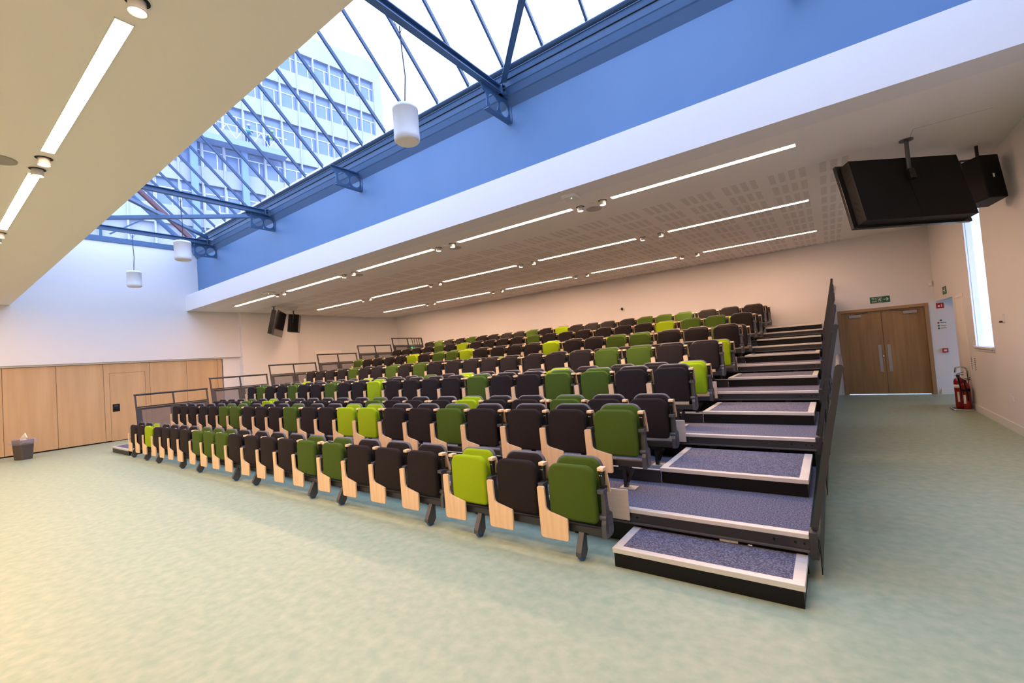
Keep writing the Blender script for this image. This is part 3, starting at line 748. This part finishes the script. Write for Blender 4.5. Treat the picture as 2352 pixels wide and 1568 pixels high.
b.build('running_figure', SIGNW, sg)
MB().bar((.065, -.010, 0), (.135, -.010, 0), .003, .014).bar((.125, -.010, .035), (.158, -.010, -.002), .003, .014).bar((.125, -.010, -.035), (.158, -.010, .002), .003, .014).build('arrow', SIGNW, sg)
o = empty('security_camera', (-5.42, YB, 2.87), cat='camera'); o['label'] = 'small round dome camera on the back wall above the seats'
MB().cyl((0, 0, 0), (0, -.04, 0), .055, .055, 20).build('base', WHITEGLOSS, o); MB().lathe((0, 0, 0), [(.002, .045), (.03, .035), (.042, 0), (.03, -.035), (.002, -.045)], 16).build('dome', BLACKG, o, smooth=True).location = (-.012, -.055, 0)
o = empty('motion_sensor', (1.93, YB-.0, 2.54), cat='sensor'); o['label'] = 'small white alarm sensor high on the wall right of the doors'
MB().box(-.035, .035, -.05, 0, -.06, .06).build('housing', WHITEGLOSS, o, bevel=.008); MB().box(-.022, .022, -.056, -.05, -.045, .0).build('lens', CREAM, o)
o = empty('fire_sign', (2.06, YB, 2.01), cat='sign'); o['label'] = 'small red fire action sign high beside the lobby opening'
MB().box(-.065, .065, -.005, 0, -.06, .06).build('sign_board', REDS, o); MB().lathe((0, 0, 0), [(.001, .0), (.02, .0), (.02, .002), (.001, .002)], 12).build('symbol', SIGNW, o).matrix_local = Matrix.Translation((-.02, -.006, -.01)) @ Matrix.Rotation(PI/2, 4, 'X')
MB().box(.02, .035, -.007, -.005, -.03, .03).build('flame_mark', SIGNW, o)
o = empty('notice', (2.06, YB, 1.575), cat='sign'); o['label'] = 'white wall notice with one red, two green and one blue symbol'
MB().box(-.085, .085, -.004, 0, -.125, .115).build('sign_board', SIGNW, o)
for zz, m_, w_ in ((.045, REDS, .03), (-.02, GRN, .03), (-.08, GRN, .03)):
    MB().box(-.072, -.072+w_, -.006, -.004, zz-.017, zz+.017).build('symbol', m_, o); MB().box(-.025, .07, -.006, -.004, zz-.004, zz+.006).build('print_line', RAILM, o)
MB().cyl((-.01, -.004, .10), (-.01, -.007, .10), .018, n=12).build('symbol', BLUES, o)
o = empty('fire_call_point', (2.065, YB, .99), cat='alarm'); o['label'] = 'red break-glass fire call point on the lobby wall'
MB().box(-.048, .048, -.045, 0, -.048, .048).build('housing', REDS, o, bevel=.005); MB().box(-.025, .025, -.048, -.045, -.02, .02).build('glass', SIGNW, o)
# right wall things
o = MB().box(XR-.006, XR, 12.58, 12.93, 2.20, 2.36).build('exit_sign', GRN); tag(o, 'green running-man exit sign over the lobby opening, seen edge-on', 'sign')
ls_ = MB(); 
for a_, c_ in (((12.66, 2.33), (12.70, 2.28)), ((12.70, 2.28), (12.66, 2.23)), ((12.74, 2.28), (12.86, 2.28))): ls_.bar((XR-.008, a_[0], a_[1]), (XR-.008, c_[0], c_[1]), .003, .02, (0, 0, 1) if a_[0] != c_[0] else (0, 1, 0))
oo = ls_.build('symbol', SIGNW, o)
o = empty('thermostat', (XR, 9.13, 1.60), cat='control'); o['label'] = 'small white wall control right of the slot window'
MB().box(-.02, 0, -.055, .055, -.055, .06).build('housing', WHITEGLOSS, o, bevel=.004); MB().cyl((-.02, -.02, -.05), (-.05, -.02, -.05), .014).build('sensor_head', RAILM, o)
o = empty('wall_socket', (XR, 9.12, .46), cat='socket'); o['label'] = 'white double wall socket low on the right wall'
MB().box(-.014, 0, -.065, .065, -.04, .04).build('plate', WHITEGLOSS, o, bevel=.003); MB().box(-.017, -.014, .01, .03, .0, .018).build('switch', SIGNW, o)
o = MB().box(-17.02, -16.99, 9.9, 11.1, 2.18, 2.42).build('wall_light', CREAM); tag(o, 'pale flat wall fitting behind the fourth left guard rail', 'fitting')
o = empty('lit_exit_sign', (-15.68, 13.84, 2.345), cat='sign'); o['label'] = 'small illuminated green exit sign on the back wall seen through the highest left guard rail'
MB().box(-.12, .12, -.02, .02, -.08, .08).build('housing', GRNL, o)
MB().box(-.03, .02, -.024, -.02, -.05, .05).build('symbol', SIGNW, o)

# fire extinguishers on stand
st = empty('extinguisher_stand', (1.84, 11.33, 0), 0, cat='stand'); st['label'] = 'chrome tube stand with curved handle holding two fire extinguishers'
MB().tube([(-.14, .17, .016), (-.14, -.17, .016), (.11, -.17, .016), (.11, .17, .016), (-.14, .17, .016)], .014, 10).build('base_frame', CHROME, st)
MB().box(-.13, .10, -.16, .16, .012, .022).build('base_tray', RAILM, st)
MB().tube([(.11, -.0, .02), (.11, -.0, .70), (.09, 0, .76), (.03, 0, .785), (-.04, -0., .77), (-.055, -0., .68)], .015, 10).build('handle', CHROME, st)
def extinguisher(x, y, h, r_, lab, band):
    e = empty('fire_extinguisher', (x, y, .024), cat='extinguisher', group='fire extinguishers'); e['label'] = lab
    MB().lathe((0, 0, 0), [(r_*.9, 0), (r_, .02), (r_, h*.80), (r_*.85, h*.88), (r_*.4, h*.93), (.022, h*.95)], 24).build('cylinder', RED, e, smooth=True)
    MB().lathe((0, 0, 0), [(r_+.001, h*.62), (r_+.001, h*.72)], 24).build('band', band, e, smooth=True)
    b = MB()
    MB().box(-.05, -.018, -r_+.004, -r_+.012, h*.2, h*.5).build('instruction_label', SIGNW, e)
    MB().cyl((0, 0, h*.94), (0, 0, h*1.0), .02).bar((-.03, 0, h*1.0), (.07, 0, h*1.03), .02, .012).bar((-.03, 0, h*1.03), (.07, 0, h*1.09), .02, .01).build('valve_lever', BLACKG, e)
    MB().tube([(-.03, -.02, h*.99), (-.02, -r_-.015, h*.92), (.0, -r_-.014, h*.6), (.01, -r_-.014, h*.3)], .012, 8).build('hose', BLACK, e)
extinguisher(1.835, 11.40, .60, .075, 'larger red fire extinguisher with cream band, left of the two', CREAM)
extinguisher(1.885, 11.23, .52, .056, 'smaller red fire extinguisher, right of the two on the stand', BLACK)

# waste bin
r = empty('waste_bin', (-16.02, 1.74, 0), math.radians(20), cat='bin'); r['label'] = 'grey plastic waste bin with clear liner by the partition'
b = MB(); b.loft([[(x, y_, z) for x, y_ in rr(w_, w_*.75, .04, .04, 4)] for w_, z in ((.29, 0), (.30, .02), (.36, .47), (.335, .47), (.27, .03))]); b.build('bin_body', BINM, r)
b = MB(); rings = []
random.seed(3)
for w_, z in ((.33, .45), (.37, .485), (.42, .46), (.44, .41), (.425, .37), (.39, .36)):
    rings.append([(x*(1+random.uniform(-.05, .07)), y_*(1+random.uniform(-.05, .07)), z+random.uniform(-.012, .012)) for x, y_ in rr(w_, w_*.8, .07, .07, 5)])
b.loft(rings, cap=False); b.build('bin_liner', BAG, r, smooth=False)
p_ = MB().prism([(-.10, .0), (.13, .03), (.07, .14)], 'y', -.008, .008).build('crumpled_box', PAPER); p_.location = (-16.0, 1.74, .49); p_.rotation_euler = (0, 0, math.radians(25)); tag(p_, 'white cardboard piece sticking out of the waste bin', 'litter')
p2_ = MB().prism([(-.09, -.36), (.09, -.36), (.10, .02), (-.09, 0)], 'y', -.006, .004).build('x', PAPER, p_); p2_.name = 'cardboard_flap'

# ------------------------------------------------------------------ outside: tower block seen through the skylight
C0 = Vector((-38.33, 32.0, 0)); d = Vector((.181, .984, 0)).normalized(); nrm = Vector((d.y, -d.x, 0))
tw = empty('tower_block', C0, cat='building'); tw['label'] = 'pale concrete tower block with rows of square windows seen through the skylight'
tw.rotation_euler = (0, 0, math.atan2(d.y, d.x))     # local x along facade, -y outward towards the hall
BAY, FLR, ZT = 1.62, 3.72, 35.1
NB, NF = 18, 7
LEN = 30
b = MB().box(-LEN, 0, .35, 14, 0, ZT-2.2).box(-LEN, 0, 0, 14, ZT-2.2, ZT)
b.box(-.95, 0, 0, .35, 0, ZT-2.2)
for f in range(NF+2):
    zt = ZT-2.2-FLR*f
    b.box(-LEN, -.95, 0, .35, max(zt-FLR, 0), zt-FLR+1.45)
    b.box(-LEN, -.95, -.05, 0, zt-.06, zt+.0)
b.build('concrete_frame', CONC, tw)
cnt = 0
b2 = MB()
pm = MB().box(-.06, .06, -.08, .35, 0, ZT-2.2).mesh('pier'); pm.materials.append(CONC)
for i in range(NB+1):
    obj('pier', pm, tw, (-.95-BAY*i, 0, 0))
wm = MB().box(-BAY/2+.06, BAY/2-.06, .30, .345, 0, FLR-1.45).mesh('window_pane'); wm.materials.append(WGLASS)
fmb = MB(); fmb.box(-BAY/2+.06, BAY/2-.06, .24, .30, 0, .09).box(-.70, -.62, .24, .30, 0, 2.2).box(.32, .40, .24, .30, 0, 1.5).box(-BAY/2+.06, BAY/2-.06, .24, .30, 1.45, 1.53)
fm = fmb.mesh('window_frame'); fm.materials.append(WHITEGLOSS)
for f in range(5):
    for i in range(NB):
        z = ZT-2.2-FLR*(f+1)+1.45; x = -.95-BAY*(i+.5)
        o = obj('window_frame', fm, tw, (x, 0, z)); obj('window_pane', wm, o)
b = MB().bar((-1.6, .3, ZT), (-2.2, -.9, ZT+1.1), .06, .1).box(-2.8, -1.2, .0, .4, ZT, ZT+.18)
b.build('roof_gantry', CONC, tw)
# work platform on the facade
wp = empty('work_platform', C0 + d*-13.4 + nrm*1.0 + Vector((0, 0, 21.8)), math.atan2(d.y, d.x), cat='platform'); wp['label'] = 'lattice work platform with two workers hanging on the tower front'
MB().box(-8, 2.6, -.6, .5, -.5, 0).build('deck', mat('platform_blue_grey', (.25, .32, .5), .6), wp)
b = MB()
for yy in (-.6,):
    b.bar((-8, yy, 1.1), (2.6, yy, 1.1), .06, .06)
    for i in range(8):
        x = -8+i*1.3; b.bar((x, yy, 0), (x+.65, yy, 1.1), .04, .04).bar((x+.65, yy, 1.1), (x+1.3, yy, 0), .04, .04)
b.build('lattice_rail', WHITEGLOSS, wp)
b = MB().box(-4.6, -4.1, .5, .9, -21.3, 2.6).box(-.9, -.4, .5, .9, -21.3, -.5)
b.build('mast', mat('mast_blue', (.18, .28, .50), .5), wp)
def worker(x, vest, pose, lab):
    base = C0 + d*(-13.4+x) + nrm*1.1 + Vector((0, 0, 21.8))
    r = empty('person', base, math.atan2(d.y, d.x), cat='person'); r['label'] = lab
    me = bpy.data.meshes.new('body')
    lean = .35 if pose else .12
    V = [(0, 0, .95), (lean*.4, 0, 1.2), (lean, 0, 1.45), (lean*1.15, 0, 1.58), (lean*1.2, 0, 1.70), (.1, 0, .5), (.11, 0, .08), (-.1, 0, .5), (-.12, 0, .08), (lean, -.2, 1.42), (lean+.12, -.26, 1.18), (lean+.32, -.2, 1.08), (lean, .2, 1.42), (lean+.1, .26, 1.18), (lean+.3, .2, 1.05), (.11, -.14, .04), (-.12, -.14, .04), (.1, .0, .92), (-.1, 0, .92)]
    E_ = [(0, 1), (1, 2), (2, 3), (3, 4), (0, 17), (17, 5), (5, 6), (0, 18), (18, 7), (7, 8), (2, 9), (9, 10), (10, 11), (2, 12), (12, 13), (13, 14), (6, 15), (8, 16)]
    me.from_pydata(V, E_, []); o = bpy.data.objects.new('body', me); COL.objects.link(o); o.parent = r; me.materials.append(NAVY)
    md = o.modifiers.new('skin', 'SKIN'); md.use_smooth_shade = True
    rad = [.15, .16, .14, .06, .10, .08, .055, .08, .055, .07, .05, .04, .07, .05, .04, .045, .045, .09, .09]
    for i, s_ in enumerate(me.skin_vertices[0].data): s_.radius = (rad[i], rad[i])
    me.skin_vertices[0].data[0].use_root = True
    o.modifiers.new('sub', 'SUBSURF').levels = 1
    MB().lathe((lean*.7, 0, 1.27), [(.15, -.22), (.20, -.15), (.215, .10), (.17, .20), (.08, .23)], 14).build('vest', vest, r, smooth=True)
    MB().lathe((lean*1.2, 0, 1.72), [(.17, 0), (.135, .01), (.13, .06), (.08, .13), (.01, .15)], 14).build('helmet', HELMET if not pose else HIVIS, r, smooth=True)
worker(-.5, HIVISB, False, 'worker in white helmet and teal vest standing on the work platform')
worker(1.1, HIVIS, True, 'worker in yellow-green hi-vis bending forward on the work platform')
# ground outside
struct('ground', MB().box(-120, 60, -60, 120, -.4, -.25), GROUND)
